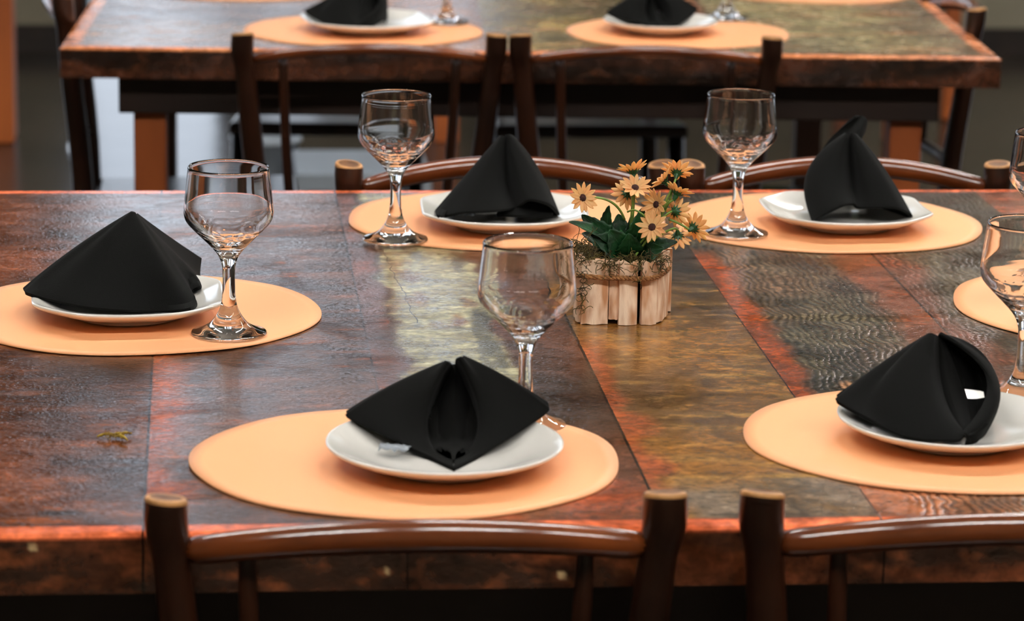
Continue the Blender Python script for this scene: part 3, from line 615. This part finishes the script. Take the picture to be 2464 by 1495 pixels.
# left
n2 = MB()
TL = (322, 513)
sheet(n2, [(v(328, 516, 3.00), v(405, 572, 3.03), v(483, 624, 3.05)), (v(328, 517, 2.995), v(400, 590, 3.0), v(479, 664, 3.02)),
           (v(328, 518, 2.99), v(405, 600, 2.985), v(490, 687, 2.99)), (v(327, 518, 2.985), v(398, 605, 2.965), v(463, 703, 2.96)),
           (v(326, 518, 2.98), v(400, 625, 2.945), v(474, 733, 2.925)), (v(324, 516, 2.978), v(385, 640, 2.92), v(440, 748, 2.895)),
           (v(321, 515, 2.976), v(315, 640, 2.92), v(330, 749, 2.88)), (v(318, 514, 2.976), v(250, 640, 2.925), v(220, 742, 2.88)),
           (v(316, 514, 2.978), v(215, 620, 2.93), v(140, 727, 2.885)), (v(315, 514, 2.98), v(195, 610, 2.945), v(75, 711, 2.91)),
           (v(316, 513, 2.985), v(185, 600, 2.955), v(59, 702, 2.925)), (v(318, 512, 2.99), v(188, 598, 2.97), v(70, 692, 2.945)),
           (v(322, 512, 2.995), v(240, 600, 3.01), v(160, 690, 3.02)), (v(328, 514, 3.0), v(330, 600, 3.04), v(340, 680, 3.06)),
           (v(330, 516, 3.005), v(400, 590, 3.05), v(440, 660, 3.07))], res=6)
napkin(n2, (P2.x, P2.y+.02, TZ), 'black napkin standing as a broad triangle on the left plate', GN)
# back left of the pot
n3 = MB()
sheet(n3, [(v(1218, 332, 3.39), v(1218, 420, 3.42), v(1216, 480, 3.42)), (v(1210, 330, 3.385), v(1150, 410, 3.395), v(1110, 480, 3.38)),
           (v(1206, 328, 3.375), v(1140, 405, 3.36), v(1058, 500, 3.335)), (v(1205, 328, 3.37), v(1137, 410, 3.345), v(1049, 516, 3.315)),
           (v(1206, 328, 3.365), v(1145, 420, 3.33), v(1065, 522, 3.295)), (v(1208, 328, 3.36), v(1165, 425, 3.32), v(1120, 512, 3.275)),
           (v(1212, 328, 3.36), v(1195, 425, 3.325), v(1190, 508, 3.275)), (v(1217, 330, 3.365), v(1216, 425, 3.345), v(1236, 502, 3.30)),
           (v(1219, 324, 3.364), v(1226, 425, 3.338), v(1248, 498, 3.30)), (v(1222, 324, 3.36), v(1248, 415, 3.32), v(1275, 482, 3.28)),
           (v(1226, 325, 3.36), v(1280, 420, 3.32), v(1318, 492, 3.28)), (v(1232, 328, 3.365), v(1294, 418, 3.335), v(1341, 512, 3.30)),
           (v(1233, 329, 3.37), v(1296, 412, 3.35), v(1342, 519, 3.32)), (v(1232, 330, 3.38), v(1285, 410, 3.375), v(1325, 512, 3.35)), (v(1220, 332, 3.39), v(1240, 420, 3.41), v(1240, 480, 3.41))], res=6)
sheet(n3, [(v(1225, 470, 3.33), None, v(1195, 520, 3.31)), (v(1250, 470, 3.325), None, v(1235, 520, 3.29)), (v(1290, 478, 3.32), None, v(1275, 522, 3.285)), (v(1330, 490, 3.32), None, v(1330, 520, 3.29))])
napkin(n3, (P3.x, P3.y+.02, TZ), 'black napkin seen from its back, behind the front middle goblet and left of the daisies', GN)
# back right, with a loose corner sticking up
n4 = MB()
sheet(n4, [(v(2045, 328, 3.39), v(2050, 420, 3.42), v(2050, 485, 3.42)), (v(2038, 328, 3.385), v(1990, 410, 3.40), v(1975, 480, 3.385)),
           (v(2035, 325, 3.375), v(1962, 410, 3.37), v(1948, 470, 3.35)), (v(2034, 323, 3.37), v(1946, 412, 3.345), v(1954, 514, 3.315)),
           (v(2035, 323, 3.365), v(1958, 425, 3.325), v(1958, 530, 3.295)), (v(2037, 323, 3.36), v(1985, 430, 3.315), v(1985, 516, 3.275)),
           (v(2040, 324, 3.36), v(2018, 425, 3.32), v(2025, 496, 3.275)), (v(2045, 328, 3.367), v(2046, 425, 3.345), v(2052, 492, 3.295)),
           (v(2047, 325, 3.364), v(2056, 425, 3.34), v(2064, 500, 3.295)), (v(2050, 322, 3.36), v(2078, 415, 3.32), v(2105, 500, 3.28)),
           (v(2055, 323, 3.36), v(2112, 415, 3.315), v(2158, 502, 3.275)), (v(2060, 326, 3.365), v(2124, 412, 3.33), v(2188, 516, 3.29)),
           (v(2061, 327, 3.37), v(2126, 408, 3.345), v(2191, 522, 3.31)), (v(2058, 329, 3.38), v(2112, 410, 3.375), v(2170, 515, 3.35)), (v(2046, 332, 3.39), v(2066, 420, 3.41), v(2080, 485, 3.41))], res=6)
sheet(n4, [(v(2058, 281, 3.44), v(1986, 350, 3.43), v(1946, 438, 3.40)), (v(2072, 279, 3.445), v(2026, 350, 3.425), v(1985, 450, 3.39)), (v(2084, 290, 3.44), v(2052, 345, 3.41), v(2030, 420, 3.40)), (v(2080, 318, 3.44), v(2066, 350, 3.41), v(2050, 420, 3.40))])
napkin(n4, (P4.x, P4.y+.02, TZ), 'black napkin at the back right with one loose corner pointing up', GN)
# far table
def nap_copy(src, x, y, rz, label, s=1.0):
    o = src.copy(); C.objects.link(o); o.location = (x, y, TZ); o.rotation_euler = (0, 0, rz); o.scale = (s, s, s); tag(o, label, 'napkin', GN)
naps = {o.location.x: o for o in C.objects if o.name.startswith('napkin')}
o1 = naps[min(naps, key=lambda k: abs(k-P1.x))]; o5 = naps[min(naps, key=lambda k: abs(k-P5.x))]
nap_copy(o5, Q1.x-.01, Q1.y+.02, R_(-8), 'blurred black napkin on the far table, the left one, white gap at its right', .9)
nap_copy(o1, Q2.x-.005, Q2.y+.02, R_(10), 'blurred black napkin on the far table, the right one', .9)

# clear wrappers peeking out from under three napkins
def wrapper(p, ln, rz, label):
    b = MB(); n = 10; vs = []
    for i in range(n):
        for j in range(4): vs.append(((i/(n-1)-.5)*ln, (j/3-.5)*.012, .003*abs(math.sin(i*1.9+j*2.1))+.0005+.003*(1-abs(j/3-.5)*2)))
    b.add(vs, [(i*4+j, (i+1)*4+j, (i+1)*4+j+1, i*4+j+1) for i in range(n-1) for j in range(3)])
    o = b.build('cutlery_wrapper', M['film'], solid=.0006); o.location = p; o.rotation_euler = (0, 0, rz); tag(o, label, 'wrapper', 'clear wrappers under the napkins')
zp = TZ+.0024+.0078
wrapper(at(938, 1086, zp+.004)+Vector((.004, .0, 0)), .024, R_(-20), 'crumpled clear wrapper under the left side of the foreground napkin')
wrapper(at(175, 735, zp+.004), .02, R_(-15), 'crumpled clear wrapper under the left napkin')
wrapper(at(1115, 522, zp+.002), .024, R_(8), 'crumpled clear wrapper under the back napkin left of the daisies')

# ------------------------------------------------------------------ goblets
def spl(P, n=6):
    P = [Vector((a, b, 0)) for a, b in P]; out = []
    for i in range((len(P)-1)*n+1): q = catmull(P, min(i/n, len(P)-1-1e-6)); out.append((max(q.x, 0), q.y))
    return out
def make_goblet():
    outer = [(.0000, .0002), (.020, .0002), (.0335, .0006), (.0346, .0018), (.033, .0032), (.026, .0055), (.0185, .0095), (.0125, .0165), (.0082, .025), (.0064, .034), (.0058, .045), (.0057, .056), (.0064, .065), (.0094, .0735), (.0150, .081), (.0235, .0895), (.0325, .0985), (.0388, .106), (.0409, .1135), (.0405, .121), (.0392, .134), (.0373, .1515), (.0371, .1555), (.0364, .1568)]
    inner = [(.0357, .1556), (.0356, .151), (.0373, .134), (.0387, .121), (.0388, .114), (.0365, .107), (.0302, .0995), (.0215, .0915), (.0135, .0865), (.006, .0842), (.0, .0836)]
    def mod(t, z):
        a = 0
        if .058 < z < .104: a += .02*math.cos(10*t)*smooth01((z-.058)/.012)*smooth01((.09-z)/.015)
        return a
    def modi(t, z): return .028*math.cos(9*t+.6+z*160)*math.cos(z*1150+3*math.sin(4*t))*smooth01((.106-z)/.014) if z < .106 else 0
    mb = MB(); no = 96; O = spl(outer, 4); I = spl(inner, 6); vs = []
    for (r, z) in O:
        for k in range(no): t = 2*PI*k/no; q = r*(1+mod(t, z)); vs.append((q*math.cos(t), q*math.sin(t), z))
    for (r, z) in I:
        for k in range(no): t = 2*PI*k/no; q = r*(1+modi(t, z)); vs.append((q*math.cos(t), q*math.sin(t), z))
    m = len(O)+len(I); mb.add(vs, [(i*no+k, i*no+(k+1) % no, (i+1)*no+(k+1) % no, (i+1)*no+k) for i in range(m-1) for k in range(no)])
    return mb.build('wine_goblet', M['glass'])
gob = make_goblet(); first = True
on_mat = TZ+.0030
for (px, py, z, sc, lab) in (
        (1262, 1026, TZ+.0002, 1.0, 'clear stemmed goblet in the foreground, its foot half hidden by the black napkin'),
        (551, 803, on_mat, 1.0, 'clear stemmed goblet on the left placemat, right of the triangular napkin'),
        (951, 577, on_mat, .985, 'clear stemmed goblet at the back, left of the napkin beside the daisies'),
        (1772, 563, on_mat, .97, 'clear stemmed goblet at the back, just right of the daisies'),
        (2457, 962, TZ+.0002, 1.0, 'clear stemmed goblet at the right edge, behind the lower right plate'),
        (2512, 690, TZ+.0002, 1.0, 'clear stemmed goblet cut by the right edge, only the left side of its bowl showing'),
        (1074, 55, on_mat, 1.0, 'blurred goblet foot and stem on the far table, left side'),
        (1747, 45, on_mat, 1.0, 'blurred goblet foot and stem on the far table, right side')):
    o = gob if first else copy_tree(gob); first = False
    p = at(px, py, z); o.location = (p.x, p.y, z); o.rotation_euler = (0, 0, rnd.uniform(0, 6)); o.scale = (sc, sc, sc); tag(o, lab, 'goblet', 'clear goblets at the place settings')

# ------------------------------------------------------------------ potted daisies
PY = 2.895; PC = at(1482, 762, TZ); pot = empty('potted_daisies', (PC.x, PC.y, TZ)); LO = Vector((PC.x, PC.y, TZ))
def zc(x, y): return (1320+x/3.114, 340+y/3.114)
def L(p): return p-LO
def slab(x0, x1, zb, zt, Y0, Y1, lean0=0, seed=0, nx=5, nz=9):
    # upright split-wood slab between zoomed columns x0..x1 at depth Y0 (left) to Y1 (right)
    q = random.Random(seed); mb = MB(); vs = []; A = V(*zc(x0, 1380), Y0); B = V(*zc(x1, 1380), Y1); d = (B-A); d.z = 0; nrm = Vector((d.y, -d.x, 0)).normalized()
    if nrm.y > 0 and abs(nrm.y) > .3: nrm = -nrm
    th = .0055
    for side in (0, 1):
        for j in range(nz+1):
            for i in range(nx+1):
                u = i/nx; w = j/nz; z = zb+(zt-zb)*w
                if j == 0: z += .0015*noise.noise((u*3, seed, 0)) + (.004 if False else 0); z = max(z, .0004)
                if j == nz: z += .0030*noise.noise((u*2.5, seed, 5))
                p = Vector((A.x, A.y, 0)).lerp(Vector((B.x, B.y, 0)), u+.03*noise.noise((w*2, seed, u*2)))
                bul = .0022*math.sin(PI*u)+.0016*noise.noise((u*2.2, w*3, seed))
                p += nrm*(bul if side == 0 else -th); vs.append(Vector((p.x-LO.x, p.y-LO.y, z)))
    K = (nx+1)*(nz+1); w_ = nx+1; fs = []
    for j in range(nz):
        for i in range(nx):
            a = j*w_+i; fs += [(a, a+1, a+w_+1, a+w_), (K+a, K+a+w_, K+a+w_+1, K+a+1)]
    for i in range(nx): fs += [(i, K+i, K+i+1, i+1), (nz*w_+i, nz*w_+i+1, K+nz*w_+i+1, K+nz*w_+i)]
    for j in range(nz): fs += [(j*w_, (j+1)*w_, K+(j+1)*w_, K+j*w_), (j*w_+nx, K+j*w_+nx, K+(j+1)*w_+nx, (j+1)*w_+nx)]
    mb.add(vs, fs); return mb.build('wooden_slab', M['slab'], pot, auto=50)
YF = PC.y-.032; YB = PC.y+.034
FS = [(240, 442, .0004, .0625, 0, 0), (447, 520, .0050, .061, .001, .0), (524, 660, .0004, .0605, -.004, -.003), (694, 806, .0004, .0605, -.004, -.001)]
for k, (a, b, z0, z1, d0, d1) in enumerate(FS): slab(a, b, z0, z1, YF+d0, YF+d1, seed=k+1)
slab(196, 236, .002, .063, YF+.014, YF+.002, seed=11); slab(200, 203, .002, .063, YF+.04, YF+.016, seed=12)
slab(812, 862, .0015, .060, YF+.0, YF+.018, seed=13); slab(866, 880, .0015, .062, YF+.02, YF+.046, seed=14); slab(838, 870, .001, .062, YB+.008, YF+.048, seed=17)
for k, (a, b) in enumerate(((215, 360), (366, 520), (526, 690), (696, 835))): slab(a+4, b+4, .001, .061, YB+.004, YB+.004, seed=20+k)
# inner filling
mi_ = MB(); x0 = V(*zc(235, 1300), YF).x-LO.x; x1 = V(*zc(800, 1300), YF).x-LO.x
mi_.box(x0+.006, x1-.002, YF-LO.y+.008, YB-LO.y-.004, .004, .052); mi_.build('filling', M['soil'], pot, smooth=False, bevel=.003)
# rope around
rpz = .0455; fr_ = [(192, YF+.012, 995), (215, YF-.004, 1005), (300, YF-.0068, 1015), (440, YF-.0062, 1025), (520, YF-.0075, 1025), (600, YF-.0095, 1027), (680, YF-.0085, 1032), (760, YF-.009, 1028), (815, YF-.0065, 1015), (868, YF+.012, 985), (900, YF+.03, 955), (905, YF+.05, 935)]
rpts = [L(V(*zc(x, y), Y)) for x, Y, y in fr_]
rpts += [Vector((rpts[-1].x-.006, YB-LO.y+.012, .047)), Vector((0, YB-LO.y+.013, .048)), Vector((rpts[0].x+.004, YB-LO.y+.010, .048)), Vector((rpts[0].x-.001, rpts[0].y+.03, .0475)), rpts[0].copy()]
dense = []
for i in range((len(rpts)-1)*10+1): dense.append(catmull(rpts, min(i/10, len(rpts)-1-1e-6)))
b = MB()
for ph in (0, 2.1, 4.2):
    pp = [p+Vector((0, .0011*math.cos(i*.55+ph), .0013*math.sin(i*.55+ph))) for i, p in enumerate(dense)]
    b.tube(pp, .00135, 6)
b.build('rope', M['rope'], pot)
# moss
def strand(mb, p, n, ln, rad, q, dirn=None, grav=0):
    d = dirn or Vector((q.gauss(0, 1), q.gauss(0, 1), q.gauss(0, .6))).normalized(); ax = Vector((q.gauss(0, 1), q.gauss(0, 1), q.gauss(0, 1))).normalized(); pts = [p.copy()]; rot = q.uniform(.25, .7)*q.choice((-1, 1))
    for i in range(n):
        d = (Matrix.Rotation(rot, 3, ax) @ d); d.z -= grav; d.normalize(); pts.append(pts[-1]+d*ln/n)
        if q.random() < .3: ax = Vector((q.gauss(0, 1), q.gauss(0, 1), q.gauss(0, 1))).normalized()
    mb.tube(pts, rad, 4, cap=False)
q = random.Random(4); mm = MB()
for i in range(620):
    x = q.uniform(x0-.002, x1+.006); y = q.uniform(YF-LO.y-.003, YB-LO.y+.002); z = .056+.008*q.random()+.006*max(0, 1-abs(x-x0)/.02)*q.random()
    strand(mm, Vector((x, y, z)), 7, q.uniform(.008, .018), .00038, q)
for i in range(30):
    strand(mm, L(V(*zc(q.uniform(205, 290), q.uniform(740, 850)), YF+q.uniform(0, .02))), 14, q.uniform(.02, .03), .0003, q)
for (xx, yy, k_) in ((245, 900, 10), (240, 1010, 10), (255, 1100, 12), (235, 1180, 10), (250, 1260, 8), (430, 950, 12), (480, 930, 8), (520, 930, 6), (655, 960, 8), (690, 930, 10), (850, 890, 16), (845, 930, 10), (640, 1050, 3)):
    for i in range(k_): strand(mm, L(V(*zc(xx+q.uniform(-22, 22), yy+q.uniform(-40, 30)), YF-.007-q.uniform(0, .004))), 8, q.uniform(.008, .016), .00034, q, grav=.08)
tag(mm.build('moss', M['moss'], pot, weld=False), None, None, None, 'stuff')
# leaves
def leaf(base, tip, wid, nrm, bend=.2, name='leaf', ser=7, curl=.25):
    b = MB(); n = 28; ax = tip-base; ln = ax.length; ax.normalize(); side = ax.cross(nrm).normalized(); nn = side.cross(ax).normalized(); vs = []; m = 6
    for i in range(n+1):
        u = i/n; w = wid*(math.sin(PI*min(1, u**.8))**.75)*(1-.25*u)+.0006; w *= 1+.22*((u*ser) % 1.0)*(0 < u < 1)
        c = base+ax*ln*u+nn*math.sin(PI*u)*bend*ln
        for j in range(m+1):
            s_ = -1+2*j/m; vs.append(c+side*w*s_+nn*(abs(s_)**1.3*w*curl*1.2)+nn*.0008*noise.noise((u*6, s_*3, ln*100)))
    b.add(vs, [(i*(m+1)+j, (i+1)*(m+1)+j, (i+1)*(m+1)+j+1, i*(m+1)+j+1) for i in range(n) for j in range(m)])
    o = b.build(name, M['leafdark'], pot, solid=.0005)
    vn = MB(); vn.tube([base+ax*ln*(i/10)+nn*(math.sin(PI*i/10)*bend*ln+.0004) for i in range(11)], [.0007-.00005*i for i in range(11)], 5); vn.build('leaf_vein', M['sepal'], o)
    return o
def LP_(x, y, dY): return L(V(*zc(x, y), PC.y+dY))
camd = (CAM-LO).normalized()
lv = [((590, 880, .0), (152, 605, -.008), .0105, (0, -.5, 1), .10), ((560, 850, .0), (248, 552, .004), .011, (-.4, -.8, .6), .10), ((470, 780, .004), (455, 482, .006), .0105, (-.9, -.5, .1), .06),
      ((560, 870, .008), (525, 545, .018), .012, (-.2, -1, .3), .05), ((590, 860, .0), (330, 720, -.012), .016, (0, -1, .5), .18), ((600, 890, -.004), (455, 665, -.016), .0165, (-.1, -1, .35), .12),
      ((610, 850, .002), (700, 500, .0), .013, (.3, -1, .2), .10), ((620, 880, .004), (965, 755, -.006), .0095, (.1, -.7, .8), .10), ((625, 890, .0), (860, 800, -.012), .013, (.1, -1, .6), .12), ((600, 840, .01), (620, 560, .012), .010, (.5, -1, 0), .05),
      ((560, 860, .006), (400, 620, .0), .013, (-.3, -1, .3), .1), ((640, 870, .006), (800, 700, .004), .014, (.2, -1, .4), .1), ((590, 870, -.006), (600, 690, -.018), .013, (.1, -1, .2), .1),
      ((560, 880, .004), (250, 690, .012), .012, (-.2, -.6, .8), .1), ((630, 880, .01), (760, 560, .014), .010, (.4, -1, .2), .08)]
for (a, t_, w, nr, bd) in lv: leaf(LP_(*a), LP_(*t_), w, Vector(nr), bd)
# flowers
def flower(cx, cy, dY, face, r=.0148, side=(0, 0, 0), stem=True, np_=13, seed=0, cup=.25, base=(600, 880, 0), mid_=None):
    q = random.Random(seed); c = LP_(cx, cy, dY); nx = Vector(face).normalized(); a = nx.orthogonal().normalized(); b2 = nx.cross(a)
    pm = MB()
    for k in range(np_):
        t = 2*PI*(k+q.uniform(-.18, .18))/np_; d = (a*math.cos(t)+b2*math.sin(t)); e = nx.cross(d); ln = r*q.uniform(.92, 1.1); w = r*.145*q.uniform(.88, 1.12); cu = cup+q.uniform(-.12, .15); vs = []; n = 8
        lay = .0004*(k % 2)
        for i in range(n+1):
            u = i/n; rr_ = .0018+(ln-.0018)*u; hw = w*(.42+.62*math.sin(PI*min(1, u*.92+.04))**.8)*(1 if u < .7 else (1-((u-.7)/.3)**2*.82))
            lift_ = lay+cu*rr_*(.35+.65*u)-.25*cu*rr_*u*u
            for j in range(5):
                s_ = -1+j/2; vs.append(c+d*rr_+e*hw*s_+nx*(lift_+hw*.35*abs(s_)))
        pm.add(vs, [(i*5+j, (i+1)*5+j, (i+1)*5+j+1, i*5+j+1) for i in range(n) for j in range(4)])
    fo = pm.build('flower', M['petal'], pot, solid=.00035, weld=False)
    dm = MB(); prof = [(.0001, .0022), (.0018, .0021), (.0032, .0013), (.0040, .0001), (.0036, -.0006)]; vs = []
    for rr_, h in prof:
        for k in range(16): t = 2*PI*k/16; vs.append(c+(a*math.cos(t)+b2*math.sin(t))*rr_+nx*(h+.0006))
    dm.add(vs, [(i*16+k, i*16+(k+1) % 16, (i+1)*16+(k+1) % 16, (i+1)*16+k) for i in range(4) for k in range(16)]); dm.build('flower_center', M['disc'], fo)
    sm = MB(); vs = [c-nx*.0035]; ns = 20
    for k in range(ns): t = 2*PI*k/ns; rr_ = .0068 if k % 2 == 0 else .0036; vs.append(c+(a*math.cos(t)+b2*math.sin(t))*rr_+nx*(-.0009+(.0002+cup*.0055 if k % 2 == 0 else 0)))
    sm.add(vs, [(0, 1+k, 1+(k+1) % ns) for k in range(ns)]); sm.tube([c-nx*.0028, c-nx*.0052, c-nx*.0075], [.0026, .0019, .0011], 10)
    sm.build('sepals', M['sepal'], fo, smooth=False, solid=.0005)
    if stem:
        B = LP_(*base); p0 = c-nx*.006; p1 = c-nx*.022 if mid_ is None else LP_(*mid_); st_ = MB(); pts = []
        for i in range(19): u = i/18; pts.append(p0*(1-u)**2+p1*2*u*(1-u)+B*u*u)
        st_.tube(pts, .00115, 8); st_.build('stem', M['stem'], fo)
    return fo
flower(252, 425, -.012, (.42, -.85, .28), .0152, seed=1, mid_=(500, 380, -.012), base=(570, 590, -.004), cup=.3)
flower(632, 232, .012, (-.1, .45, .9), .0150, seed=2, cup=.55)
flower(648, 352, -.002, (.05, -.62, .8), .0152, seed=3, cup=.3)
flower(588, 392, .008, (-.25, .75, -.45), .0150, seed=4, cup=.25)
flower(962, 238, .010, (.25, .72, .62), .0150, seed=5, cup=.35, base=(640, 880, 0))
flower(868, 300, .004, (-.75, .2, .65), .0142, seed=6, cup=.5)
flower(962, 392, -.004, (.45, .35, .82), .0148, seed=7, cup=.45, mid_=(840, 500, -.006), base=(770, 590, -.008))
flower(812, 475, -.006, (-.72, -.62, .2), .0158, seed=8, cup=.45)
flower(952, 525, -.004, (.45, .55, -.1), .0152, seed=9, cup=.3)
flower(776, 645, -.020, (-.22, -.85, .35), .0150, seed=10, cup=.28, base=(640, 870, -.012), mid_=(760, 720, -.012))
flower(1086, 650, -.006, (.62, .62, .2), .0158, seed=11, cup=.35, base=(900, 585, -.006), mid_=(1000, 620, -.008))
flower(968, 708, .0, (.15, .55, -.85), .0146, seed=12, cup=.35)
# two fine green side twigs
tw = MB()
for pts in (((590, 530, -.01), (640, 515, -.014), (700, 545, -.016), (740, 585, -.016)), ((770, 590, -.01), (840, 520, -.01), (900, 440, -.01))):
    P = [LP_(*p) for p in pts]; tw.tube([catmull(P, min(i/6, len(P)-1-1e-6)) for i in range((len(P)-1)*6+1)], .0009, 6)
tw.build('twig', M['stem'], pot)
tag(pot, 'peach-yellow artificial daisies in a small roped wooden-slab pot on the near table', 'potted flowers')

# scrap of moss on the table
q = random.Random(9); sm = MB(); c = at(281, 1052, TZ+.002)
for (dx_, dz_, ex, ez) in ((-.016, .001, 0, .002), (0, .002, .012, .004), (.002, .002, .004, -.004), (-.001, .001, .009, -.007), (-.004, .002, .006, .002)):
    P = [c+Vector((dx_, dz_*1.5, 0)), c+Vector(((dx_+ex)/2, (dz_+ez)*.8, .0022)), c+Vector((ex, ez*1.8, .0008))]
    sm.tube([catmull(P, min(i/5, 1.9999)) for i in range(11)], [.0006+.0007*math.sin(PI*i/10) for i in range(11)], 6)
for i in range(14): strand(sm, c+Vector((q.uniform(-.008, .006), q.uniform(-.003, .003), .001)), 5, .007, .0003, q)
tag(sm.build('moss_scrap', M['mossy'], org=c, weld=False), 'tiny yellow-green scrap of moss lying on the left of the near table', 'moss scrap')
